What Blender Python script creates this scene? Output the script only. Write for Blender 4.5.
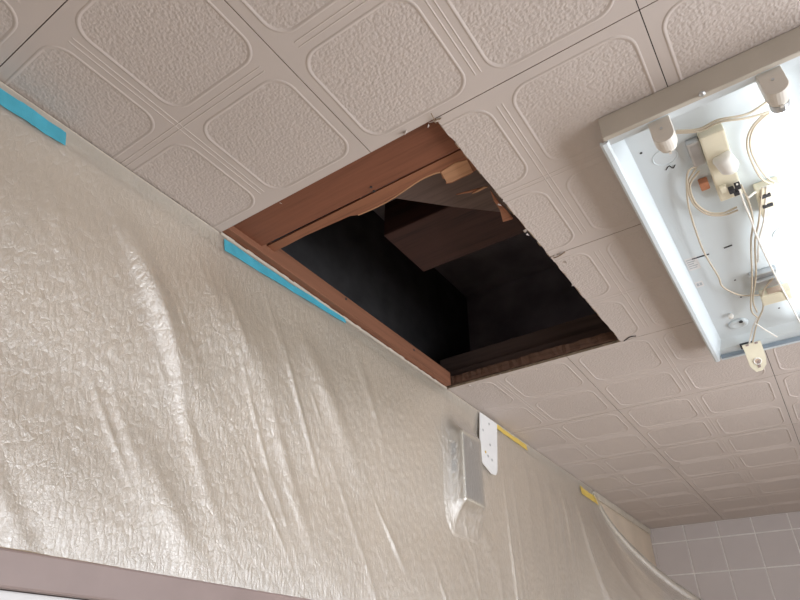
import bpy, bmesh, math, random
import numpy as np
from mathutils import Vector, Matrix, noise as mnoise
random.seed(7)
for o in list(bpy.data.objects): bpy.data.objects.remove(o, do_unlink=True)
S = bpy.context.scene
COL = S.collection

# ------------------------------------------------------------------ camera
F, PITCH, YAW, ROLL = 593.82, .5828, .61, .0104
CAM = Vector((0, 0, 1.37)); CEIL = 2.40; WX = -1.12; FY = 4.88
fw = Vector((0, math.cos(PITCH), math.sin(PITCH))); rt = Vector((1, 0, 0)); up = rt.cross(fw)
c_, s_ = math.cos(ROLL), math.sin(ROLL)
rt, up = c_*rt + s_*up, -s_*rt + c_*up
RZ = Matrix.Rotation(YAW, 3, 'Z')
fw, rt, up = RZ @ fw, RZ @ rt, RZ @ up
cd = bpy.data.cameras.new('camera'); cam = bpy.data.objects.new('camera', cd); COL.objects.link(cam)
cd.sensor_width = 36; cd.lens = 36*F/800; cd.clip_start = .02
M3 = Matrix((rt, up, -fw)).transposed()
cam.matrix_world = Matrix.Translation(CAM) @ M3.to_4x4()
S.camera = cam
def ray(px, py): return fw + rt*((px-400)/F) + up*((300-py)/F)
def onz(px, py, z): d = ray(px, py); return CAM + d*((z-CAM.z)/d.z)
def onx(px, py, x): d = ray(px, py); return CAM + d*((x-CAM.x)/d.x)
def ony(px, py, y): d = ray(px, py); return CAM + d*((y-CAM.y)/d.y)

# ------------------------------------------------------------------ world, light, exposure
S.view_settings.view_transform = 'Standard'; S.view_settings.look = 'None'
S.view_settings.gamma = 1; S.view_settings.use_curve_mapping = False
S.view_settings.exposure = -0.42
W = bpy.data.worlds.new('sky'); S.world = W; W.use_nodes = True
W.node_tree.nodes['Background'].inputs[0].default_value = (.75, .85, 1, 1)
W.node_tree.nodes['Background'].inputs[1].default_value = 1.0
def area(name, loc, target, sx, sy, power, colr):
    l = bpy.data.lights.new(name, 'AREA'); l.shape = 'RECTANGLE'; l.size = sx; l.size_y = sy; l.energy = power; l.color = colr
    o = bpy.data.objects.new(name, l); COL.objects.link(o); o.location = loc
    o.rotation_euler = (Vector(target)-Vector(loc)).to_track_quat('-Z', 'Z').to_euler(); return o
RX, BY = 1.6, -1.7           # right wall, back wall
WIN = (.1, 3.0, .9, 2.02)  # window in the right wall: y0 y1 z0 z1
area('window_daylight', (RX+.16, (WIN[0]+WIN[1])/2, (WIN[2]+WIN[3])/2), (0, (WIN[0]+WIN[1])/2, (WIN[2]+WIN[3])/2), WIN[3]-WIN[2], WIN[1]-WIN[0], 112, (.92, .955, 1))
TUBE_STRENGTH = 6.5

# ------------------------------------------------------------------ materials
def newmat(name):
    m = bpy.data.materials.new(name); m.use_nodes = True
    nt = m.node_tree; b = nt.nodes['Principled BSDF']; return m, nt, b
def N(nt, t, **kw):
    n = nt.nodes.new(t)
    for k, v in kw.items():
        if k in n.inputs: n.inputs[k].default_value = v
        else: setattr(n, k, v)
    return n
def ramp(nt, src, stops):
    r = nt.nodes.new('ShaderNodeValToRGB'); e = r.color_ramp.elements
    while len(e) < len(stops): e.new(.5)
    for i, (p, c) in enumerate(stops): e[i].position = p; e[i].color = (*c, 1)
    nt.links.new(src, r.inputs[0]); return r.outputs[0]
def plain(name, c, rough=.5, var=.12, scale=14, metal=0, bump=0, bscale=200, spec=.5):
    m, nt, b = newmat(name); L = nt.links.new
    tc = N(nt, 'ShaderNodeTexCoord'); n = N(nt, 'ShaderNodeTexNoise', Scale=scale, Detail=5.0)
    L(tc.outputs['Object'], n.inputs['Vector'])
    lo = tuple(max(0, x*(1-var)) for x in c); hi = tuple(min(1, x*(1+var)) for x in c)
    L(ramp(nt, n.outputs[0], [(.3, lo), (.7, hi)]), b.inputs['Base Color'])
    b.inputs['Roughness'].default_value = rough; b.inputs['Metallic'].default_value = metal
    b.inputs['Specular IOR Level'].default_value = spec
    if bump:
        n2 = N(nt, 'ShaderNodeTexNoise', Scale=bscale, Detail=3.0); L(tc.outputs['Object'], n2.inputs['Vector'])
        bp = N(nt, 'ShaderNodeBump', Strength=bump, Distance=.002); L(n2.outputs[0], bp.inputs['Height']); L(bp.outputs[0], b.inputs['Normal'])
    return m
def wood(name, c1, c2, axis=0, rough=.65, scale=28):
    m, nt, b = newmat(name); L = nt.links.new
    tc = N(nt, 'ShaderNodeTexCoord'); mp = N(nt, 'ShaderNodeMapping')
    sc = [scale]*3; sc[axis] = scale*.05; mp.inputs['Scale'].default_value = sc
    L(tc.outputs['Object'], mp.inputs['Vector'])
    n = N(nt, 'ShaderNodeTexNoise', Scale=1.6, Detail=7.0, Roughness=.62); L(mp.outputs[0], n.inputs['Vector'])
    wv = N(nt, 'ShaderNodeTexNoise', Scale=5.0, Detail=2.0); L(mp.outputs[0], wv.inputs['Vector'])
    mx = N(nt, 'ShaderNodeMath', operation='MULTIPLY_ADD'); L(wv.outputs[0], mx.inputs[0]); mx.inputs[1].default_value = .35; L(n.outputs[0], mx.inputs[2])
    L(ramp(nt, mx.outputs[0], [(.42, c2), (.66, c1), (.9, tuple(x*1.15 for x in c1))]), b.inputs['Base Color'])
    b.inputs['Roughness'].default_value = rough; b.inputs['Specular IOR Level'].default_value = .25
    bp = N(nt, 'ShaderNodeBump', Strength=.35, Distance=.001); L(mx.outputs[0], bp.inputs['Height']); L(bp.outputs[0], b.inputs['Normal'])
    return m
def ceil_mat(name, pebble):
    m, nt, b = newmat(name); L = nt.links.new
    tc = N(nt, 'ShaderNodeTexCoord'); ge = N(nt, 'ShaderNodeNewGeometry')
    n = N(nt, 'ShaderNodeTexNoise', Scale=1.7, Detail=5.0); L(ge.outputs['Position'], n.inputs['Vector'])
    c = (.61, .535, .492)
    col = ramp(nt, n.outputs[0], [(.3, tuple(x*.95 for x in c)), (.7, tuple(x*1.04 for x in c))])
    L(col, b.inputs['Base Color']); b.inputs['Roughness'].default_value = .55; b.inputs['Specular IOR Level'].default_value = .3
    if pebble:
        v = N(nt, 'ShaderNodeTexVoronoi', Scale=150.0, feature='SMOOTH_F1'); v.inputs['Smoothness'].default_value = .5
        nn = N(nt, 'ShaderNodeTexNoise', Scale=190.0, Detail=1.5)
        L(tc.outputs['Object'], v.inputs['Vector']); L(tc.outputs['Object'], nn.inputs['Vector'])
        ad = N(nt, 'ShaderNodeMath', operation='SUBTRACT'); L(nn.outputs[0], ad.inputs[0]); L(v.outputs['Distance'], ad.inputs[1])
        bp = N(nt, 'ShaderNodeBump', Strength=.45, Distance=.0032); L(ad.outputs[0], bp.inputs['Height'])
    else:
        nn = N(nt, 'ShaderNodeTexNoise', Scale=260.0, Detail=2.0); L(tc.outputs['Object'], nn.inputs['Vector'])
        bp = N(nt, 'ShaderNodeBump', Strength=.06, Distance=.002); L(nn.outputs[0], bp.inputs['Height'])
    L(bp.outputs[0], b.inputs['Normal']); return m
def film_mat(name, trans=.66, bumpk=1.0, gloss=.23):
    m, nt, b = newmat(name); L = nt.links.new; nt.nodes.remove(b); out = nt.nodes['Material Output']
    tc = N(nt, 'ShaderNodeTexCoord')
    mp = N(nt, 'ShaderNodeMapping'); mp.inputs['Rotation'].default_value = (math.radians(-38), 0, 0); mp.inputs['Scale'].default_value = (1, 2.2, .8)
    L(tc.outputs['Object'], mp.inputs['Vector'])
    n1 = N(nt, 'ShaderNodeTexNoise', Scale=34.0, Detail=6.0, Roughness=.7, Distortion=.9); L(mp.outputs[0], n1.inputs['Vector'])
    dn = N(nt, 'ShaderNodeTexNoise', Scale=22.0, Detail=3.0); L(tc.outputs['Object'], dn.inputs['Vector'])
    dm = N(nt, 'ShaderNodeVectorMath', operation='MULTIPLY_ADD'); L(dn.outputs['Color'], dm.inputs[0]); dm.inputs[1].default_value = (.05, .05, .05); L(mp.outputs[0], dm.inputs[2])
    v = N(nt, 'ShaderNodeTexVoronoi', Scale=36.0, feature='DISTANCE_TO_EDGE'); L(dm.outputs[0], v.inputs['Vector'])
    vp = N(nt, 'ShaderNodeMath', operation='POWER'); L(v.outputs['Distance'], vp.inputs[0]); vp.inputs[1].default_value = .6
    nd = N(nt, 'ShaderNodeTexNoise', Scale=170.0, Detail=4.0, Roughness=.7, Distortion=1.2); L(tc.outputs['Object'], nd.inputs['Vector'])
    b1 = N(nt, 'ShaderNodeBump', Strength=.22*bumpk, Distance=.008); L(n1.outputs[0], b1.inputs['Height'])
    b15 = N(nt, 'ShaderNodeBump', Strength=.26*bumpk, Distance=.007); L(vp.outputs[0], b15.inputs['Height']); L(b1.outputs[0], b15.inputs['Normal'])
    b2 = N(nt, 'ShaderNodeBump', Strength=.35*bumpk, Distance=.004); L(nd.outputs[0], b2.inputs['Height']); L(b15.outputs[0], b2.inputs['Normal'])
    tr = N(nt, 'ShaderNodeBsdfTransparent'); tr.inputs[0].default_value = (.97, .95, .91, 1)
    df = N(nt, 'ShaderNodeBsdfDiffuse'); df.inputs[0].default_value = (.90, .845, .75, 1)
    tl = N(nt, 'ShaderNodeBsdfTranslucent'); tl.inputs[0].default_value = (.85, .79, .70, 1)
    gl = N(nt, 'ShaderNodeBsdfAnisotropic' if False else 'ShaderNodeBsdfGlossy'); gl.inputs['Roughness'].default_value = .32; gl.inputs[0].default_value = (1, 1, 1, 1); L(b2.outputs[0], gl.inputs['Normal'])
    m1 = N(nt, 'ShaderNodeMixShader'); m1.inputs[0].default_value = .25; L(df.outputs[0], m1.inputs[1]); L(tl.outputs[0], m1.inputs[2])
    m2 = N(nt, 'ShaderNodeMixShader'); m2.inputs[0].default_value = 1-trans; L(tr.outputs[0], m2.inputs[1]); L(m1.outputs[0], m2.inputs[2])
    fr = N(nt, 'ShaderNodeFresnel', IOR=1.52); L(b2.outputs[0], fr.inputs['Normal'])
    fm = N(nt, 'ShaderNodeMath', operation='MULTIPLY_ADD'); L(fr.outputs[0], fm.inputs[0]); fm.inputs[1].default_value = 1.0; fm.inputs[2].default_value = gloss; fm.use_clamp = True
    m3 = N(nt, 'ShaderNodeMixShader'); L(fm.outputs[0], m3.inputs[0]); L(m2.outputs[0], m3.inputs[1]); L(gl.outputs[0], m3.inputs[2])
    L(m3.outputs[0], out.inputs['Surface']); return m
def emit(name, c, s):
    m, nt, b = newmat(name); b.inputs['Base Color'].default_value = (.9, .9, .9, 1)
    b.inputs['Emission Color'].default_value = (*c, 1); b.inputs['Emission Strength'].default_value = s; return m

MT = dict(
    ceil=ceil_mat('ceiling_board_smooth', False), pebble=ceil_mat('ceiling_board_pebbled', True),
    core=plain('board_core', (.30, .22, .15), .9, .3, 60, bump=.5),
    dark=plain('dark_gap', (.05, .04, .035), .9),
    wall=plain('beige_wallpaper', (.70, .585, .46), .8, .06, 6, bump=.2, bscale=300),
    pale=plain('pale_plaster', (.74, .70, .66), .8, .04, 4, bump=.1),
    trim=plain('cream_trim_paint', (.62, .56, .47), .45, .1, 20),
    rail=plain('mauve_brown_rail', (.34, .255, .235), .45, .08, 9),
    white=plain('white_paint', (.8, .79, .79), .4, .03, 8),
    tile=plain('mauve_grey_tile', (.62, .57, .56), .25, .05, 3),
    grout=plain('pale_grout', (.86, .83, .80), .9, .08, 30),
    enamel=plain('white_enamel', (.70, .76, .79), .28, .02, 6),
    endcap=plain('beige_enamel', (.56, .51, .44), .4, .06, 10),
    socket=plain('cream_socket_plastic', (.74, .69, .62), .4, .05, 20),
    ivory=plain('ivory_plastic', (.80, .74, .58), .4, .05, 20),
    wire=plain('cream_wire', (.56, .48, .37), .45, .06, 30),
    wirew=plain('white_wire', (.86, .83, .78), .45, .03, 30),
    steel=plain('zinc_steel', (.62, .64, .66), .32, .1, 30, metal=.9),
    black=plain('black_plastic', (.03, .03, .035), .45, .1),
    copper=plain('copper_red', (.52, .22, .12), .45, .15, 60),
    pink=plain('faded_pink_plastic', (.60, .46, .36), .5, .08),
    print=plain('grey_print', (.5, .53, .56), .6),
    plate=plain('white_bracket_paint', (.85, .84, .83), .4, .03),
    blue=plain('blue_masking_tape', (.075, .42, .55), .6, .12, 25, bump=.25, bscale=400),
    yellow=plain('yellow_masking_tape', (.74, .53, .12), .6, .1, 25, bump=.25, bscale=400),
    screen=plain('dark_panel', (.035, .035, .05), .35, .12, 10),
    devbox=plain('ivory_case', (.74, .66, .50), .45, .05),
    film=film_mat('crinkled_masking_film'), hem=film_mat('doubled_film_hem', .6, .6, .03),
    joist=wood('reddish_joist_wood', (.215, .083, .046), (.13, .05, .028), 0),
    batten=wood('reddish_batten_wood', (.25, .108, .062), (.155, .062, .036), 1),
    torn=wood('torn_orange_plywood', (.29, .122, .066), (.17, .07, .038), 0),
    rawwood=wood('pale_raw_wood', (.50, .27, .15), (.36, .18, .095), 0),
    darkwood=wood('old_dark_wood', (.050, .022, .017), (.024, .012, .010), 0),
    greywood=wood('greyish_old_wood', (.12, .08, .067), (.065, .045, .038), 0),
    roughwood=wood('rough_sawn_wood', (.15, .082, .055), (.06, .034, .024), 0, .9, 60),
    attic_lifted=plain('dusty_boards_brightened', (.34, .30, .33), .95, .3, 5),  # dusty boards, colour made paler to lift the dark of the deep attic
    bluegrey=plain('blue_grey_shade', (.30, .36, .43), .4),  # shade on the white channel, given as a colour
    attic_shaded=plain('shade_darkened_boards', (.048, .045, .046), .95, .25, 9),  # attic shade put into the colour, dims the glow on its left wall
    floor=wood('light_vinyl_floor', (.62, .53, .44), (.52, .44, .36), 1, .4),
    tube=emit('lit_fluorescent_tube', (.95, .985, 1), TUBE_STRENGTH),
)
g, gnt, gb = newmat('window_glass'); gnt.nodes.remove(gb)
_t = N(gnt, 'ShaderNodeBsdfTransparent'); _g = N(gnt, 'ShaderNodeBsdfGlossy'); _g.inputs['Roughness'].default_value = .05
_m = N(gnt, 'ShaderNodeMixShader'); _m.inputs[0].default_value = .06
gnt.links.new(_t.outputs[0], _m.inputs[1]); gnt.links.new(_g.outputs[0], _m.inputs[2]); gnt.links.new(_m.outputs[0], gnt.nodes['Material Output'].inputs['Surface'])
MT['glass'] = g

# ------------------------------------------------------------------ mesh helpers
def me_of(bm, name, mats, smooth=False):
    me = bpy.data.meshes.new(name); bm.normal_update(); bm.to_mesh(me); bm.free()
    for m in (mats if isinstance(mats, (list, tuple)) else [mats]): me.materials.append(MT[m])
    if smooth:
        for p in me.polygons: p.use_smooth = True
    return me
def link(name, me, parent=None, loc=None):
    o = bpy.data.objects.new(name, me); COL.objects.link(o)
    if loc is not None: o.location = loc
    if parent is not None:
        o.parent = parent
        o.matrix_parent_inverse = Matrix.Translation(-parent.location)
    return o
def obj(name, bm, mat, parent=None, smooth=False): return link(name, me_of(bm, name, mat, smooth), parent)
def tag(o, label=None, cat=None, group=None, kind=None):
    if label: o['label'] = label
    if cat: o['category'] = cat
    if group: o['group'] = group
    if kind: o['kind'] = kind
    return o
def empty(name, loc, label=None, cat=None, group=None, kind=None):
    o = bpy.data.objects.new(name, None); o.empty_display_size = .05; COL.objects.link(o); o.location = loc
    return tag(o, label, cat, group, kind)
def B(x0, x1, y0, y1, z0, z1, bev=0, seg=2, bm=None):
    b = bmesh.new()
    bmesh.ops.create_cube(b, size=1)
    for v in b.verts:
        v.co = Vector(((x0+x1)/2+v.co.x*(x1-x0), (y0+y1)/2+v.co.y*(y1-y0), (z0+z1)/2+v.co.z*(z1-z0)))
    if bev: bmesh.ops.bevel(b, geom=b.edges[:], offset=bev, segments=seg, profile=.6, affect='EDGES')
    if bm is None: return b
    me = bpy.data.meshes.new('t'); b.to_mesh(me); b.free(); bm.from_mesh(me); bpy.data.meshes.remove(me); return bm
def prism(pts, d, bm=None):
    """closed polygon (3-D points, coplanar-ish) thickened by vector d"""
    b = bmesh.new() if bm is None else bm
    a = [b.verts.new(p) for p in pts]; q = [b.verts.new(Vector(p)+Vector(d)) for p in pts]
    b.faces.new(a); b.faces.new(q[::-1]); n = len(a)
    for i in range(n): b.faces.new((a[i], q[i], q[(i+1) % n], a[(i+1) % n]))
    bmesh.ops.recalc_face_normals(b, faces=b.faces[:]); return b
def rings(rs, cap=True, bm=None):
    b = bmesh.new() if bm is None else bm
    R_ = [[b.verts.new(p) for p in r] for r in rs]; n = len(rs[0])
    for i in range(len(R_)-1):
        for k in range(n): b.faces.new((R_[i][k], R_[i][(k+1) % n], R_[i+1][(k+1) % n], R_[i+1][k]))
    if cap: b.faces.new(R_[0][::-1]); b.faces.new(R_[-1])
    bmesh.ops.recalc_face_normals(b, faces=b.faces[:]); return b
def frame_of(d):
    d = d.normalized(); a = Vector((0, 0, 1)) if abs(d.z) < .9 else Vector((1, 0, 0))
    u = d.cross(a).normalized(); return u, d.cross(u).normalized()
def lathe(c, d, prof, n=24, bm=None):
    c = Vector(c); d = Vector(d).normalized(); u, w = frame_of(d)
    return rings([[c+d*h+(u*math.cos(2*math.pi*k/n)+w*math.sin(2*math.pi*k/n))*r for k in range(n)] for h, r in prof], True, bm)
def smooth_path(pts, sub=7):
    P = [Vector(p) for p in pts]; P = [P[0]*2-P[1]]+P+[P[-1]*2-P[-2]]; out = []
    for i in range(1, len(P)-2):
        for k in range(sub):
            t = k/sub; a, b, c, d = P[i-1:i+3]
            out.append(.5*((2*b)+(c-a)*t+(2*a-5*b+4*c-d)*t*t+(3*b-a-3*c+d)*t**3))
    out.append(P[-2]); return out
def tube(pts, r, n=8, bm=None, sub=7):
    P = smooth_path(pts, sub); rs = []; u = None
    for i, p in enumerate(P):
        d = (P[min(i+1, len(P)-1)]-P[max(i-1, 0)]).normalized()
        if u is None: u, _ = frame_of(d)
        u = (u-d*u.dot(d)).normalized(); w = d.cross(u)
        rs.append([p+(u*math.cos(2*math.pi*k/n)+w*math.sin(2*math.pi*k/n))*r for k in range(n)])
    return rings(rs, True, bm)

# ------------------------------------------------------------------ room shell
def slab(name, *a, mat='pale', label=None): return tag(obj(name, B(*a), mat), kind='structure')
slab('floor', WX-.1, RX+.1, BY-.1, FY+.1, -.1, 0, mat='floor')
slab('wall_left', WX-.1, WX, BY, FY, 0, 2.40, mat='wall')
bm = B(RX, RX+.1, BY, WIN[0], 0, 2.5)
B(RX, RX+.1, WIN[1], FY, 0, 2.5, bm=bm); B(RX, RX+.1, WIN[0], WIN[1], 0, WIN[2], bm=bm); B(RX, RX+.1, WIN[0], WIN[1], WIN[3], 2.5, bm=bm)
tag(obj('wall_right', bm, 'pale'), kind='structure')
slab('wall_back', WX-.1, RX+.1, BY-.1, BY, 0, 2.5)
w1 = empty('window_1', (RX, (WIN[0]+WIN[1])/2, WIN[2]), kind='structure')
bm = bmesh.new(); y0, y1, z0, z1 = WIN
for a in ((y0, y0+.04, z0, z1), (y1-.04, y1, z0, z1), (y0, y1, z0, z0+.04), (y0, y1, z1-.04, z1), ((y0+y1)/2-.025, (y0+y1)/2+.025, z0, z1)):
    B(RX+.03, RX+.07, *a, bm=bm)
obj('window_frame', bm, 'white', w1)
for a, b_ in ((y0+.04, (y0+y1)/2-.025), ((y0+y1)/2+.025, y1-.04)): obj('pane', B(RX+.048, RX+.052, a, b_, z0+.04, z1-.04), 'glass', w1)
# far wall with tiles
fwall = slab('wall_far', WX-.1, RX+.1, FY, FY+.1, 0, 2.5, mat='grout')
tx, tz = .2225, .2175; gap = .008
def tile_mesh(w, h): return me_of(B(0, w, -.004, .001, 0, h, .0015, 2), 'tile', 'tile')
std = tile_mesh(tx-gap, tz-gap); edge = tile_mesh(.020, tz-gap)
zs = [2.293-tz*(k+1) for k in range(10)]
topm = tile_mesh(tx-gap, 2.40-2.293-gap); tope = tile_mesh(.020, 2.40-2.293-gap)
for zi, z in enumerate([2.293]+zs):
    for xi in range(-1, 15):
        x = -1.1 + tx*xi if xi >= 0 else WX
        me = (topm if zi == 0 else std) if xi >= 0 else (tope if zi == 0 else edge)
        if x + tx > RX+.05: continue
        link('tile', me, fwall, (x+gap/2 if xi >= 0 else WX+.001, FY, z+gap/2))
        
# ------------------------------------------------------------------ ceiling of embossed boards
CX, CY = .3027, .2975; X0, Y0 = .0035, .1441
HX0, HX1, HX2 = WX, -.429, -.404      # opening: wall side, right edge near / far
HY0, HY1 = Y0+2*CY+.004, Y0+6*CY-.004
bm = bmesh.new()
for a in ((WX-.1, RX+.1, BY-.1, HY0-.02), (WX-.1, RX+.1, HY1+.015, FY+.1), (HX2+.02, RX+.1, HY0-.02, HY1+.015)):
    B(a[0], a[1], a[2], a[3], CEIL+.0095, CEIL+.022, bm=bm)
ceiling = tag(obj('ceiling', bm, 'dark'), kind='structure')
def rrect(cx, cy, hx, hy, r, n=7):
    out = []
    for qx, qy, a0 in ((1, 1, 0), (-1, 1, 90), (-1, -1, 180), (1, -1, 270)):
        for k in range(n+1):
            a = math.radians(a0+90*k/n); out.append((cx+qx*(hx-r)+r*math.cos(a), cy+qy*(hy-r)+r*math.sin(a)))
    return out
def board_bm():
    """606 mm board with four embossed cells; origin at its low corner, face at z=0 looking down"""
    b = bmesh.new(); w, h = CX*2, CY*2; e = .0009
    # outer slab with a small chamfer, face made of ring bands around every cell
    for i in range(2):
        for j in range(2):
            x0 = e if i == 0 else CX; x1 = CX if i == 0 else w-e
            y0 = e if j == 0 else CY; y1 = CY if j == 0 else h-e
            cx, cy = CX*(i+.5), CY*(j+.5); n = 7
            def band(o, r, z): return [b.verts.new((x, y, z)) for x, y in rrect(cx, cy, CX/2-o, CY/2-o, r, n)]
            # square outline sampled with the same count
            sq = []
            for k, (x, y) in enumerate(rrect(cx, cy, CX/2-.0225, CY/2-.0225, .046, n)):
                q = k // (n+1); t = k % (n+1); m_ = n/2
                cxn = [(x1, y1), (x0, y1), (x0, y0), (x1, y0)][q]
                if q == 0: p = (x1, y) if t < m_ else (x, y1)
                elif q == 1: p = (x, y1) if t < m_ else (x0, y)
                elif q == 2: p = (x0, y) if t < m_ else (x, y0)
                else: p = (x, y0) if t < m_ else (x1, y)
                sq.append(b.verts.new((p[0], p[1], 0)))
            R_ = [sq, band(.0225, .046, 0), band(.0245, .045, -.0012), band(.0265, .044, -.0014), band(.0285, .043, -.0005), band(.0305, .042, .0005)]
            m = len(sq)
            for a in range(len(R_)-1):
                for k in range(m):
                    b.faces.new((R_[a][k], R_[a][(k+1) % m], R_[a+1][(k+1) % m], R_[a+1][k]))
            f = b.faces.new(R_[-1]); f.material_index = 1
            # corner fill triangles of the square outline
            for q in range(4):
                k0 = q*(n+1)+n//2; cxn = [(x1, y1), (x0, y1), (x0, y0), (x1, y0)][q]
                cv = b.verts.new((cxn[0], cxn[1], 0)); b.faces.new((sq[k0], cv, sq[k0+1]))
    bmesh.ops.remove_doubles(b, verts=b.verts[:], dist=1e-5)
    # rim and back
    o = [(e, e), (w-e, e), (w-e, h-e), (e, h-e)]
    lo = [b.verts.new((x, y, 0)) for x, y in o]; hi = [b.verts.new((x, y, .009)) for x, y in o]
    for k in range(4):
        f = b.faces.new((lo[k], lo[(k+1) % 4], hi[(k+1) % 4], hi[k])); f.material_index = 2
    f = b.faces.new(hi); f.material_index = 2
    # paired raised beads along the mid lines, stopping short of the board edges
    def bead(p, q, wd):
        p, q = Vector(p), Vector(q); d = (q-p).normalized(); s = Vector((-d.y, d.x, 0))*wd; u = Vector((0, 0, -.0011))
        a = [b.verts.new(v) for v in (p-s, p+s, q+s, q-s)]; t = [b.verts.new(v) for v in (p+d*.004+u, q-d*.004+u)]
        b.faces.new((a[0], a[1], t[0])); b.faces.new((a[1], a[2], t[1], t[0])); b.faces.new((a[2], a[3], t[1])); b.faces.new((a[3], a[0], t[0], t[1]))
    for s in (-1, 1):
        bead((.045, CY+s*.0062, 0), (w-.045, CY+s*.0062, 0), .002)
        bead((CX+s*.0062, .045, 0), (CX+s*.0062, h-.045, 0), .002)
    for f in b.faces:   # face looks down
        f.normal_update()
        if f.material_index < 2 and f.normal.z > 0: f.normal_flip()
    return b
BMATS = ['ceil', 'pebble', 'core']
whole = me_of(board_bm(), 'ceiling_board', BMATS)
def cut_board(ox, oy, planes, ragged=None):
    b = board_bm()
    bmesh.ops.translate(b, verts=b.verts[:], vec=(ox, oy, 0))
    for co, no in planes:
        r = bmesh.ops.bisect_plane(b, geom=b.verts[:]+b.edges[:]+b.faces[:], dist=1e-6, plane_co=co, plane_no=no, clear_inner=False, clear_outer=True)
        es = [x for x in r['geom_cut'] if isinstance(x, bmesh.types.BMEdge)]
        if ragged:
            es = bmesh.ops.subdivide_edges(b, edges=es, cuts=ragged)['geom_inner']
            vs = {v for x in es if isinstance(x, bmesh.types.BMVert) for v in [x]}
            for v in vs: v.co += Vector(no)*random.uniform(-.002, .002)
        bmesh.ops.holes_fill(b, edges=[x for x in b.edges if x.is_boundary], sides=0) if False else None
    bmesh.ops.translate(b, verts=b.verts[:], vec=(-ox, -oy, 0))
    return me_of(b, 'ceiling_board', BMATS)
wallcut = ((WX+.002, 0, 0), (-1, 0, 0))
ecut = None
for i in range(-2, 4):
    for j in range(-4, 9):
        ox, oy = X0+i*2*CX, Y0+j*2*CY
        if oy > FY or oy+2*CY < BY or ox > RX: continue
        if i == -2 and j in (1, 2): continue                      # removed: the opening
        me = whole; pl = []; rg = None
        if i == -2: pl.append(wallcut)
        if oy+2*CY > FY: pl.append(((0, FY-.002, 0), (0, 1, 0)))
        if oy < BY: pl.append(((0, BY+.002, 0), (0, -1, 0)))
        if ox+2*CX > RX: pl.append(((RX-.002, 0, 0), (1, 0, 0)))
        if i == -1 and j in (1, 2):
            nx = Vector((-(HY1-HY0), (HX2-HX1), 0)).normalized(); pl.append(((HX1, HY0, 0), nx)); rg = 9
        if pl: me = cut_board(ox, oy, pl, rg)
        link('ceiling_board', me, ceiling, (ox, oy, CEIL))
# cut face strip of the opening's right edge and torn flecks along the edges
bm = bmesh.new()
for k in range(60):
    t = k/60; x = HX1+(HX2-HX1)*t; y = HY0+(HY1-HY0)*t; j_ = random.uniform(-.002, .003)
    B(x-.001+j_, x+.007, y, y+(HY1-HY0)/60, CEIL+.0006, CEIL+.0095, bm=bm)
obj('cut_edge', bm, 'core', ceiling)
bm = bmesh.new()
def fleck(p, s, b):
    q = [Vector(p)+Vector((random.uniform(-1, 1), random.uniform(-1, 1), random.uniform(-1, .5)))*s for _ in range(5)]
    bmesh.ops.convex_hull(b, input=[b.verts.new(v) for v in q])
for px, py, s in ((405, 134, .011), (402, 133, .007), (408, 132, .006), (437, 121, .008), (432, 122, .008), (428, 126, .006), (281, 203, .004), (500, 204, .006), (525, 231, .007), (528, 234, .005), (556, 256, .007), (560, 253, .007), (565, 262, .006), (572, 285, .006), (500, 374, .005), (470, 385, .006)):
    fleck(onz(px, py, CEIL), s, bm)
obj('torn_paper', bm, 'ceil', ceiling)
# split sliver of board paper near the far corner and by the hole's side
def curl(pts, r, mat, name='torn_fibre'):
    return obj(name, tube(pts, r, 5, sub=4), mat, ceiling)
curl([onz(554, 258, CEIL), onz(559, 256, CEIL-.006), onz(565, 252, CEIL-.004)], .0016, 'core')
curl([onz(436, 123, CEIL), onz(433, 117, CEIL-.006), onz(431, 113, CEIL-.003)], .0012, 'core')
curl([onz(437, 121, CEIL), onz(441, 118, CEIL-.004), onz(434, 121, CEIL-.008)], .0013, 'core')
curl([onz(624, 341, CEIL), onz(630, 337, CEIL-.002), onz(636, 336, CEIL-.001)], .002, 'dark')

# ------------------------------------------------------------------ what shows inside the opening
def wthing(name, bm, mat, label, cat, group=None): return tag(obj(name, bm, mat), label, cat, group)
jb = B(-1.13, -.30, .66, .862, CEIL+.0225, CEIL+.075, .002)
j1 = wthing('ceiling_joist', jb, 'joist', 'wide reddish-brown joist along the near edge of ceiling opening', 'joist', )
for px, py in ((374, 191), (371, 187)):
    p = onz(px, py, CEIL+.022); obj('nail_head', lathe(p, (0, 0, -1), [(0, .0035), (.0015, .0035), (.0022, .002)], 10), 'black', j1)
bt = B(-1.125, -1.083, .69, HY1-.01, CEIL+.004, CEIL+.060, .0025)
batten = wthing('wall_batten', bt, 'batten', 'orange-brown nailed batten along the wall side of ceiling opening', 'batten')
for px, py in ((274, 248), (346, 299), (414, 350)):
    p = onx(px, py, -1.083); obj('nail_hole', lathe(p, (1, 0, 0), [(-.001, .0045), (.0012, .0045)], 10), 'black', batten)
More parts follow.
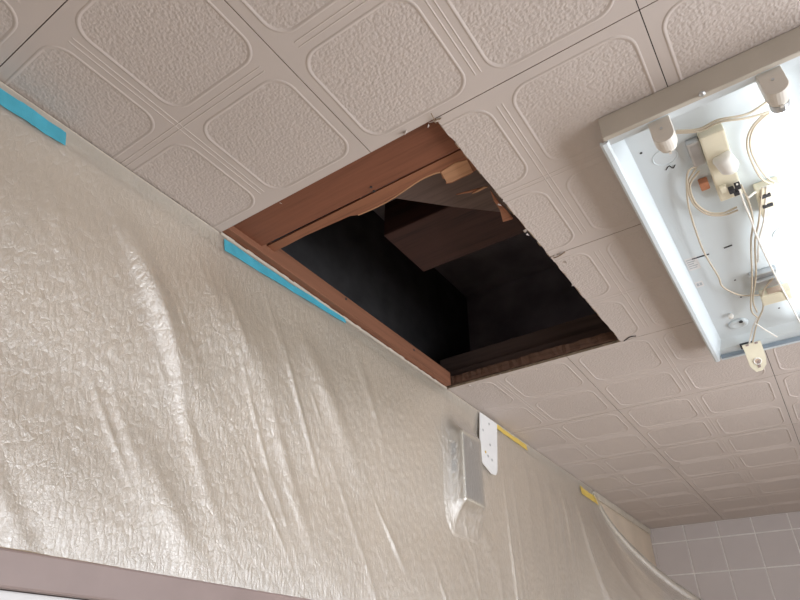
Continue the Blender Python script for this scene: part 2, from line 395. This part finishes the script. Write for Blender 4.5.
# torn plywood strip behind the joist with a ragged, pale broken edge
zt = CEIL+.034
edge_px = [(286, 246), (305, 236), (325, 227), (350, 216), (358, 215), (372, 209), (388, 201), (405, 190), (420, 180), (433, 174), (440, 172), (443, 179), (447, 178), (446, 184), (452, 183), (462, 178), (471, 174), (476, 170)]
edge_p = [onz(x, y, zt) for x, y in edge_px]
poly = [Vector((-1.10, .880, zt)), Vector((-.37, .874, zt)), Vector((-.37, edge_p[-1].y, zt))]+edge_p[::-1]+[Vector((-1.10, edge_p[0].y, zt))]
ply = wthing('torn_plywood', prism(poly, (0, 0, .005)), 'torn', 'thin torn orange plywood strip with a ragged pale edge inside opening', 'plywood')
eb = []
for i in range(6, 12): eb.append(edge_p[i])
obj('broken_edge', tube([p+Vector((0, .0005, .002)) for p in edge_p[4:11]], .0035, 6, sub=3), 'rawwood', ply)
pts = [onz(x, y, zt-.002) for x, y in ((441, 172), (455, 163), (467, 160), (473, 172), (462, 177), (452, 182), (447, 183))]
obj('bare_patch', prism(pts, (0, 0, .003)), 'rawwood', ply)
# splinters by the right edge
sp = empty('wood_splinter', onz(510, 222, CEIL+.01), 'orange-brown split wood splinter hanging at right edge of opening', 'splinter')
P_ = lambda l, z: [onz(x, y, z) for x, y in l]
obj('shard', prism(P_([(490, 190), (497, 200), (508, 212), (513, 219), (503, 222), (500, 210), (494, 201)], CEIL+.014), (0, 0, .004)), 'torn', sp)
obj('sliver', prism(P_([(456, 195), (474, 190), (486, 187), (474, 192)], CEIL+.03), (0, 0, .003)), 'torn', sp)
obj('sliver', prism(P_([(472, 194), (484, 187), (488, 187), (478, 192)], CEIL+.026), (0, 0, .003)), 'rawwood', sp)
# greyish plank above, dark red beam, stacked far beams
wthing('attic_plank', prism(P_([(380, 196), (430, 165), (500, 165), (530, 216), (500, 212), (454, 207)], CEIL+.09), (0, 0, .02)), 'greywood', 'greyish old plank just above the torn plywood in the opening', 'plank')
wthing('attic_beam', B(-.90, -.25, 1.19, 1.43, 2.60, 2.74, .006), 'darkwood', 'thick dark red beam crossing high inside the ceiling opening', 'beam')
fj = B(-1.13, -.30, HY1+.004, HY1+.05, CEIL+.0105, CEIL+.046, 0)
bmesh.ops.subdivide_edges(fj, edges=[e for e in fj.edges if abs(e.verts[0].co.x-e.verts[1].co.x) > .3], cuts=60)
for v in fj.verts: v.co += Vector((0, random.uniform(-.004, .001), random.uniform(-.0, .005)))
wthing('ceiling_joist', fj, 'roughwood', 'rough-sawn brown joist along the far edge of ceiling opening', 'joist')
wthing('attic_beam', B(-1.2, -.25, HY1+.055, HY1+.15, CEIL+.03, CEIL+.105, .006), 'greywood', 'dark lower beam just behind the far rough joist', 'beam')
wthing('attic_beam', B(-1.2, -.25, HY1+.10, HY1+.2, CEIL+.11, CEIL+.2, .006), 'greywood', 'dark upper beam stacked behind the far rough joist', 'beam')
# shaft around the attic space
tag(obj('wall_attic_left', B(-1.42, -1.34, .4, 2.6, 2.41, 3.3), 'attic_shaded'), kind='structure')
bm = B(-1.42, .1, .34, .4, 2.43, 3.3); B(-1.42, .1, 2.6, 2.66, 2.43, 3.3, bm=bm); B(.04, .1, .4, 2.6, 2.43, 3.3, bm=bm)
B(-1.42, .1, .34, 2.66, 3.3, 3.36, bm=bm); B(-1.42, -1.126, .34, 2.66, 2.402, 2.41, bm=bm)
tag(obj('wall_attic', bm, 'attic_lifted'), kind='structure')

# ------------------------------------------------------------------ left wall: trim, rail
TX = WX+.013
bm = B(WX, TX, BY, HY0-.01, 2.358, 2.398, .003); 
B(WX, TX, HY1+.01, FY-.008, 2.358, 2.398, .003, bm=bm); B(WX, TX-.004, HY0-.01, HY1+.01, 2.358, 2.404, .003, bm=bm)
tag(obj('trim_1', bm, 'trim'), kind='structure')
bm = bmesh.new()   # torn white paper left on the trim along the opening
for k in range(50):
    y = HY0-.005+k*(HY1-HY0)/50; a = random.uniform(-.003, .003)
    B(TX-.003, TX+.0015, y, y+(HY1-HY0)/50, 2.390+a, 2.401+random.uniform(-.002, .002), bm=bm)
tag(obj('paper_strip', bm, 'trim'), 'ragged white torn paper strip on trim along the wall side of opening', 'paper')
tag(obj('trim_2', B(WX, WX+.05, BY, FY-.008, 1.497, 1.552, .004), 'rail'), kind='structure')
tag(obj('trim_3', B(WX, WX+.035, BY, FY-.008, 1.30, 1.496, .003), 'white'), kind='structure')

# wall control box under the film
dx = -1.058
DY0, DY1, DZ0, DZ1 = 1.938, 2.085, 1.955, 2.218
dev = empty('wall_control_box', (WX, (DY0+DY1)/2, DZ0), 'ivory wall control box with dark front panel wrapped under the film', 'control box')
obj('case', B(WX, dx, DY0, DY1, DZ0, DZ1, .004), 'devbox', dev)
obj('front_panel', B(dx-.002, dx+.0015, DY0+.010, DY1-.010, DZ0+.012, DZ1-.012), 'screen', dev)
obj('emblem', B(dx+.001, dx+.0022, DY0+.055, DY0+.075, DZ1-.05, DZ1-.03), 'print', dev)
for z in (2.06, 2.125): obj('side_vent', B(WX+.012, WX+.034, DY0-.0012, DY0+.001, z, z+.05), 'black', dev)

# ------------------------------------------------------------------ masking film
ZT, ZB = 2.392, 1.552
NY, NZ = 1000, 180
rng = np.random.default_rng(3)
def sstep(x, a, b): t = np.clip((x-a)/(b-a), 0, 1); return t*t*(3-2*t)
tt = np.linspace(0, 1, NZ)[None, :]; uu = np.linspace(0, 1, NY)[:, None]
Z = ZT-(ZT-ZB)*tt + 0*uu
yend = 3.60+.36*np.clip((ZT-Z)/.4, 0, 1.4)**.8
Y = -.9+(yend+.9)*uu
def ridges(Yr, Zr, ang, wl, lenf, seed, n=26):
    r = np.random.default_rng(seed); out = np.zeros_like(Yr); a = math.radians(ang)
    s = Yr*math.cos(a)+Zr*math.sin(a); l = -Yr*math.sin(a)+Zr*math.cos(a)
    for _ in range(n):
        s0 = r.uniform(s.min(), s.max()); l0 = r.uniform(l.min(), l.max()); w = wl*r.uniform(.5, 1.6); ln = lenf*r.uniform(.6, 1.5)
        bend = r.uniform(-.12, .12)
        q = s-s0-bend*(l-l0)**2
        out += r.uniform(.35, 1)*np.exp(-(q/w)**2)*np.exp(-((l-l0)/ln)**2)
    return out
dep = sstep(tt, 0, .35)
near = 1-sstep(Y, 1.7, 2.5)
D = .006+.004*np.sin(Y*2.3+1)*dep+.012*dep
D = D+near*dep*(.010*ridges(Y, Z, 40, .028, .22, 5, 60)+.0055*ridges(Y, Z, 30, .012, .16, 6, 110)+.010*ridges(Y, Z, 48, .07, .3, 8, 26)+.0034*ridges(Y, Z, 36, .0065, .08, 31, 170)+.0018*ridges(Y, Z, -30, .007, .05, 32, 90))
D = D+(1-near)*dep*(.008*ridges(Y, Z, 4, .02, .3, 11, 70)+.006*ridges(Y, Z, -10, .04, .4, 12, 30))
def fbm(Yr, Zr, seed, sc):
    r = np.random.default_rng(seed); o = np.zeros_like(Yr)
    for _ in range(40):
        k = sc*r.uniform(.5, 2); a = r.uniform(0, math.pi); o += np.sin(k*(Yr*math.cos(a)+Zr*math.sin(a))+r.uniform(0, 6.28)+1.5*np.sin(.37*k*(Yr*math.sin(a)-Zr*math.cos(a))))/(k/sc)
    return o/40**.5
D = D+dep*.0003*fbm(Y, Z, 21, 130)
# tent over the control box
ry = np.maximum(np.maximum(DY0-Y, Y-DY1), 0); rz = np.maximum(np.maximum(DZ0-Z, Z-DZ1), 0)
dist = np.sqrt((ry/.024)**2+(np.where(Z < DZ0, rz/.045, rz/.05))**2)
tent = (dx-WX+.006)*np.exp(-dist**1.15)
D = np.where(tent > .003, np.maximum(D*np.clip(dist, 0, 1), 0)+tent, D)
D = np.maximum(D, .004)
# smooth release at the trim on top, swing out at the loose far end
top = 1-sstep(tt, .03, .22)
D = D*(1-top)+top*(TX-WX+.002)
D = D+.32*sstep(Y, 3.05, 3.95)*(np.clip(ZT-.02-Z, 0, 1)/.55)**2.0
D = D+.026*sstep(tt, .6, 1)*near
X = WX+D
verts = np.stack([X, Y, Z], -1).reshape(-1, 3)
idx = np.arange(NY*NZ).reshape(NY, NZ)
q = np.stack([idx[:-1, :-1], idx[1:, :-1], idx[1:, 1:], idx[:-1, 1:]], -1)[..., ::-1].reshape(-1, 4)
me = bpy.data.meshes.new('masking_film'); me.from_pydata(verts.tolist(), [], q.tolist()); me.update()
if sum(p.normal.x for p in me.polygons) < 0: me.flip_normals()
for p in me.polygons: p.use_smooth = True
me.materials.append(MT['film'])
film = tag(link('masking_film', me), 'crinkled translucent plastic masking film draped over the left wall', 'plastic film')
hemp = [Vector(verts[idx[-1, k]])+Vector((.002, -.004, 0)) for k in range(2, NZ, 8)]
hb = tube(hemp, .008, 10, sub=3)
hc = smooth_path(hemp, 3)
for i, v in enumerate(hb.verts):
    c0 = hc[min(i//10, len(hc)-1)]; v.co = c0+(v.co-c0)*(1+3.2*min(1, (ZT-c0.z)/.45))
obj('hem', hb, 'hem', film, True)

# ------------------------------------------------------------------ tapes and bracket
def tape(name, mat, px0, px1, w0, w1, label, x=TX+.0035, n=24):
    """strip on the trim face from pixel px0 to px1 (top edge), with a ragged end"""
    a, b_ = onx(*px0, x), onx(*px1, x); bm = bmesh.new(); top_, bot = [], []
    for k in range(n+1):
        t = k/n; p = a.lerp(b_, t); w = w0+(w1-w0)*t
        wob = .0012*math.sin(9*t+1)+random.uniform(-.0007, .0007)
        ox = .0012*math.sin(21*t)
        top_.append(Vector((x+ox, p.y, p.z+wob))); bot.append(Vector((x+ox+.001, p.y+.25*w, p.z-w+random.uniform(-.0007, .0007))))
    rs = []
    for t_, b2 in zip(top_, bot): rs.append([t_, b2, b2+Vector((.0007, 0, 0)), t_+Vector((.0007, 0, 0))])
    return tag(obj(name, rings(rs, True), mat), label, 'tape')
tape('blue_tape', 'blue', (-60, 46), (66, 133), .042, .034, 'blue masking tape strip on the film edge at far left')
tape('blue_tape', 'blue', (224, 239), (345, 319), .034, .016, 'blue masking tape strip along the wall side of ceiling opening')
tape('yellow_tape', 'yellow', (496, 424), (526, 445), .022, .026, 'small yellow tape piece beside the white perforated plate')
tape('yellow_tape', 'yellow', (580, 486), (598, 499), .042, .038, 'yellow tape piece holding the loose far end of film')
pxl = TX+.0125
pl = [onx(*p, pxl) for p in ((480, 412), (497, 424), (497.5, 471), (496, 475), (492, 474), (484, 464), (480, 458))]
pl[0].z = min(pl[0].z, 2.396); pl[1].z = min(pl[1].z, 2.396)
br = tag(obj('bracket_plate', prism(pl, (-.004, 0, 0)), 'plate'), 'white perforated bracket plate on the wall right of control box', 'bracket')
for px, py in ((489, 424), (490, 445), (488, 456), (483, 430), (492, 460)):
    p = onx(px, py, pxl); obj('screw_hole', lathe(p, (1, 0, 0), [(-.001, .006), (.0008, .006), (.0012, .003)], 12), 'steel', br)
p = onx(485.5, 452, pxl); obj('yellow_dot', lathe(p, (1, 0, 0), [(-.001, .006), (.001, .006)], 12), 'yellow', br)

# ------------------------------------------------------------------ ceiling light
LX0, LX1, LY0, LY1, LZ = -.142, .285, .935, 2.138, 2.338
PZ = 2.384
lamp = empty('ceiling_light', ((LX0+LX1)/2, (LY0+LY1)/2, CEIL), 'open white fluorescent ceiling light with loose wires and one lit tube', 'ceiling light')
def lp(name, bm, mat, parent=None, smooth=False): return obj(name, bm, mat, parent or lamp, smooth)
# tray: cross-section in x swept along y
def sweep_y(sec, y0, y1, bm=None): return rings([[Vector((x, y, z)) for x, z in sec] for y in (y0, y1)], True, bm)
t_ = .0012
lp('tray', B(LX0+.02, LX1-.02, LY0+.004, LY1-.03, PZ, CEIL-.001), 'enamel')
for s, xe in ((1, LX0), (-1, LX1)):
    sec = [(xe+s*.032, PZ), (xe+s*.008, LZ+.004), (xe+s*.003, LZ), (xe-s*.006, LZ-.001), (xe-s*.011, LZ+.003), (xe-s*.011, LZ+.008), (xe-s*.007, LZ+.009), (xe-s*.005, LZ+.005), (xe+s*.002, LZ+.006), (xe+s*.018, PZ+.014)]
    lp('side_rail', sweep_y(sec, LY0+.018, LY1+.004), 'enamel', smooth=False)
ec = B(LX0, LX1, LY0, LY0+.012, LZ, CEIL-.001, .0025)
endc = lp('end_cap', ec, 'endcap')
lp('end_ledge', B(LX0+.006, LX1-.006, LY0+.012, LY0+.032, LZ+.004, LZ+.008, .001), 'enamel')
for px, py in ((702, 94),):
    p = onz(px, py, LZ); lp('screw', lathe(p, (0, 0, -1), [(-.002, .006), (.001, .006), (.003, .003)], 12), 'steel', endc)
sec = [(LY1-.062, PZ), (LY1-.040, LZ+.022), (LY1-.012, LZ+.016), (LY1-.008, LZ), (LY1, LZ-.001), (LY1+.002, CEIL-.001), (LY1-.03, CEIL-.001)]
fe = lp('end_channel', rings([[Vector((x, y, z)) for y, z in sec] for x in (LX0+.012, LX1-.012)]), 'enamel')
lp('end_shade_strip', B(LX0+.014, LX1-.014, LY1-.0135, LY1-.0085, LZ+.001, LZ+.0145), 'bluegrey', fe)  # added strip, paints the shaded band inside the channel's rim
def pq(px, py, z=PZ-.003): return onz(px, py, z)
p = ony(748, 345, LY1-.028); lp('cable_slot', B(-.062, -.022, LY1-.042, LY1-.022, LZ+.012, LZ+.026), 'black', fe)
# sockets
def socket(cx, yb, s, mat='socket', parent=None):
    """lamp holder standing down from the tray; s=+1 faces +y"""
    sk = empty('lamp_holder', (cx, yb, PZ)); sk.parent = lamp; sk.matrix_parent_inverse = Matrix.Translation(-lamp.location)
    bm = bmesh.new(); pr = []
    for k in range(13):
        a = math.pi*k/12; pr.append((cx-.021*math.cos(a), 2.299-.021*math.sin(a)))
    pr = [(cx-.021, PZ)]+pr+[(cx+.021, PZ)]
    rs = [[Vector((x+(cx-x)*(1-f_), yb+s*d, z)) for x, z in pr] for d, f_ in ((-.004, .93), (-.001, 1), (.022, 1), (.026, .95))]
    me = me_of(rings(rs), 'housing', mat); h = bpy.data.objects.new('housing', me); COL.objects.link(h); h.parent = sk; h.matrix_parent_inverse = Matrix.Translation(-Vector((cx, yb, PZ)))
    rb = lathe((cx, yb+s*.026, 2.298), (0, s, 0), [(0, .0165), (.009, .0165), (.0095, .012)], 20)
    B(cx-.0026, cx+.0026, min(yb+s*.031, yb+s*.037), max(yb+s*.031, yb+s*.037), 2.278, 2.304, bm=rb)
    for nm, b_, mt in (('rotor', rb, mat), ('contact_slot', B(cx-.009, cx+.009, min(yb+s*.034, yb+s*.0375), max(yb+s*.034, yb+s*.0375), 2.2955, 2.3005), 'black'), ('screw', lathe((cx, yb-s*.0035, 2.315), (0, -s, 0), [(-.003, .003), (.0015, .003)], 8), 'steel')):
        o = bpy.data.objects.new(nm, me_of(b_, nm, mt)); COL.objects.link(o); o.parent = sk; o.matrix_parent_inverse = Matrix.Translation(-Vector((cx, yb, PZ)))
    return sk
socket(-.033, LY0+.022, 1); socket(.166, LY0+.020, 1); socket(.166, LY1-.066, -1)
# lit tube
ty0, ty1 = LY0+.055, LY1-.102
tb = lp('lit_tube', lathe((.166, ty0+.016, 2.298), (0, 1, 0), [(0, .0162), (.004, .0172), (ty1-ty0-.036, .0172), (ty1-ty0-.032, .0162)], 24), 'tube', smooth=False)
for f in tb.data.polygons: f.use_smooth = True
for y, s in ((ty0, 1), (ty1, -1)):
    lp('tube_cap', lathe((.166, y, 2.298), (0, s, 0), [(0, .013), (.002, .0168), (.017, .0168)], 20), 'steel', tb)
# knock-out ring left by the first holder
def disc_ring(c, R_, r, bm=None):
    return tube([Vector(c)+Vector((R_*math.cos(a), R_*math.sin(a)*1.0, 0)) for a in [2*math.pi*k/16 for k in range(17)]], r, 6, bm, 2)
lp('knockout_ring', disc_ring(pq(665, 157, PZ), .026, .0016), 'enamel')
# ballast block with glow starter
bl = lp('starter_base', B(.024, .074, 1.075, 1.31, 2.360, PZ, .004), 'ivory')
lp('glow_starter', lathe((.058, 1.165, 2.350), (.25, 1, -.15), [(-.022, .017), (-.018, .0205), (.018, .0205), (.03, .012)], 20), 'wirew', bl, True)
for (x, y) in ((.052, 1.262), (.066, 1.255), (.060, 1.275)): lp('terminal', B(x-.006, x+.006, y-.008, y+.008, 2.341, 2.353, .002), 'black', bl)
lp('clip', B(.030, .044, 1.240, 1.262, 2.345, 2.353, .002), 'ivory', bl)
bt_ = lp('starter_bracket', B(-.004, .024, 1.085, 1.165, 2.366, PZ, .006), 'steel')
lp('copper_block', B(-.006, .014, 1.226, 1.254, 2.366, PZ, .003), 'copper')
# second base further right
b2 = lp('starter_base', B(.098, .15, 1.315, 1.43, 2.358, PZ, .004), 'ivory')
for y in (1.335, 1.375): lp('terminal', B(.104, .126, y, y+.010, 2.354, 2.359), 'black', b2)
lp('knockout_ring', disc_ring(pq(786, 232, PZ), .03, .002), 'enamel')
# terminal block and bracket
tbk = lp('terminal_block', B(.040, .118, 1.795, 1.850, 2.345, 2.372, .003), 'ivory')
lp('terminal_cover', B(.060, .098, 1.792, 1.797, 2.350, 2.368, .001), 'pink', tbk)
lp('mounting_bracket', B(.030, .100, 1.70, 1.785, 2.366, PZ, .004), 'steel')
lp('bracket_tab', B(.040, .092, 1.72, 1.735, 2.354, 2.366, .003), 'steel')
# grommet, knob, holes, sticker
lp('grommet', lathe(pq(738, 323, PZ), (0, 0, -1), [(0, .030), (.006, .028), (.010, .018), (.006, .014)], 24), 'enamel', smooth=True)
lp('grommet_hole', lathe(pq(741, 322, PZ-.010), (0, 0, -1), [(-.003, .006), (.0008, .006)], 10), 'black')
lp('knob', lathe(pq(730, 314, PZ), (0, 0, -1), [(0, .006), (.008, .009), (.016, .006)], 12), 'wirew', smooth=True)
for a, b_ in (((692, 259), (709, 254)), ((724, 248), (732, 245))):
    lp('slot_hole', tube([pq(*a, PZ-.0005), pq(*b_, PZ-.0005)], .0022, 6, sub=2), 'black')
for px, py in ((735, 280), (741, 297), (779, 308), (641, 153)):
    lp('screw_hole', lathe(pq(px, py, PZ), (0, 0, -1), [(-.001, .003), (.0008, .003)], 10), 'black')
lp('clip_mark', tube([pq(666, 170, PZ-.001), pq(669, 166, PZ-.001), pq(673, 168, PZ-.001), pq(675, 165, PZ-.001)], .0012, 5), 'black')
st = lp('rating_sticker', B(-.106, -.074, 1.535, 1.60, PZ-.0008, PZ), 'white')
for k in range(5): lp('printed_line', B(-.103, -.079-.004*(k % 3), 1.542+.011*k, 1.546+.011*k, PZ-.0012, PZ-.0006), 'print', st)
st2 = lp('approval_sticker', B(-.108, -.086, 1.668, 1.70, PZ-.0008, PZ), 'white')
for x in (-.104, -.096): lp('printed_mark', B(x, x+.006, 1.676, 1.692, PZ-.0012, PZ-.0006), 'print', st2)
# wires (picture points brought to the tray's depth)
def wire(pts, mat='wire', r=.0025, z=2.362):
    P = []
    for k, p in enumerate(pts):
        zz = p[2] if len(p) > 2 else z
        P.append(onz(p[0], p[1], zz))
    return lp('wire', tube(P, r, 7), mat)
wire([(676, 131), (699, 129), (718, 120), (747, 114), (768, 101)])
wire([(676, 133), (700, 131), (720, 122), (747, 118), (769, 112)])
wire([(697, 166, 2.37), (688, 172), (687, 190), (690, 212), (703, 250), (718, 276), (723, 287), (740, 295), (760, 295, 2.355)])
wire([(699, 171, 2.37), (690, 185), (695, 202), (708, 212), (723, 213), (737, 207)])
wire([(696, 168, 2.37), (688, 184), (693, 203), (707, 214), (724, 215), (738, 210)])
wire([(766, 112), (752, 127), (747, 143), (751, 160), (762, 179), (779, 186)], r=.0024)
wire([(770, 112), (755, 126), (750, 143), (755, 160), (767, 177), (783, 184)], r=.0024)
wire([(737, 184, 2.345), (744, 203), (751, 220), (757, 237), (773, 271), (801, 324)], 'wirew', z=2.345)
wire([(741, 185, 2.345), (749, 203), (753, 222), (751, 243), (752, 280), (751, 309), (758, 318)], z=2.352)
wire([(762, 188), (759, 220), (755, 243), (756, 275), (753, 300), (757, 312)], z=2.356)
wire([(767, 186), (764, 220), (759, 240), (758, 262)], 'wirew', z=2.358)
wire([(748, 198, 2.35), (757, 191), (768, 186), (783, 182)], 'wirew', .0028)
wire([(752, 345, 2.335), (757, 323, 2.35), (763, 308, 2.352), (763, 292, 2.352), (773, 278, 2.352)])
wire([(749, 345, 2.335), (752, 330, 2.35), (757, 318, 2.352)], 'wirew')
wire([(755, 323, 2.35), (764, 329, 2.345), (777, 337, 2.34)], 'wirew', .0024)
# dangling lamp holder on the far rim
hd = empty('loose_lamp_holder', onz(754, 352, LZ-.006)); hd.parent = lamp; hd.matrix_parent_inverse = Matrix.Translation(-lamp.location); hl = hd.location.copy()
pn = Vector((.1, -.72, -.68)).normalized(); p0 = onz(752, 344, LZ-.004)
def onp(px, py, off=0): d = ray(px, py); q0 = p0+pn*off; return CAM+d*((q0-CAM).dot(pn)/d.dot(pn))
outl = [(743, 347), (761, 342), (766, 357), (766.5, 364), (763, 370), (756.5, 372), (750.5, 367)]
def hp(nm, bm, mt):
    o = bpy.data.objects.new(nm, me_of(bm, nm, mt)); COL.objects.link(o); o.parent = hd; o.matrix_parent_inverse = Matrix.Translation(-hl)
hp('housing', prism([onp(x, y) for x, y in outl], -pn*.012), 'ivory')
cp = onp(757.5, 361)
hp('rotor', lathe(cp, pn, [(-.004, .0125), (.002, .0125), (.003, .0105), (.0005, .0085)], 20), 'wirew')
hp('contact_slot', lathe(cp, pn, [(-.002, .008), (.0012, .008)], 14), 'pink')
hp('contact_slot', prism([onp(x, y, .0018) for x, y in ((756.5, 361), (759.5, 360), (761, 367), (758.5, 368))], -pn*.002), 'rail')
hp('top_bar', prism([onp(x, y, .004) for x, y in ((742, 346), (760.5, 341), (762, 345), (744, 350.5))], -pn*.008), 'ivory')
for px in (747, 756): hp('wire_hole', prism([onp(px+a, 346-(px-743)*.28+b, .0048) for a, b in ((-1.5, 0), (1.5, -.8), (1.8, 1), (-1.2, 1.8))], -pn*.001), 'rail')
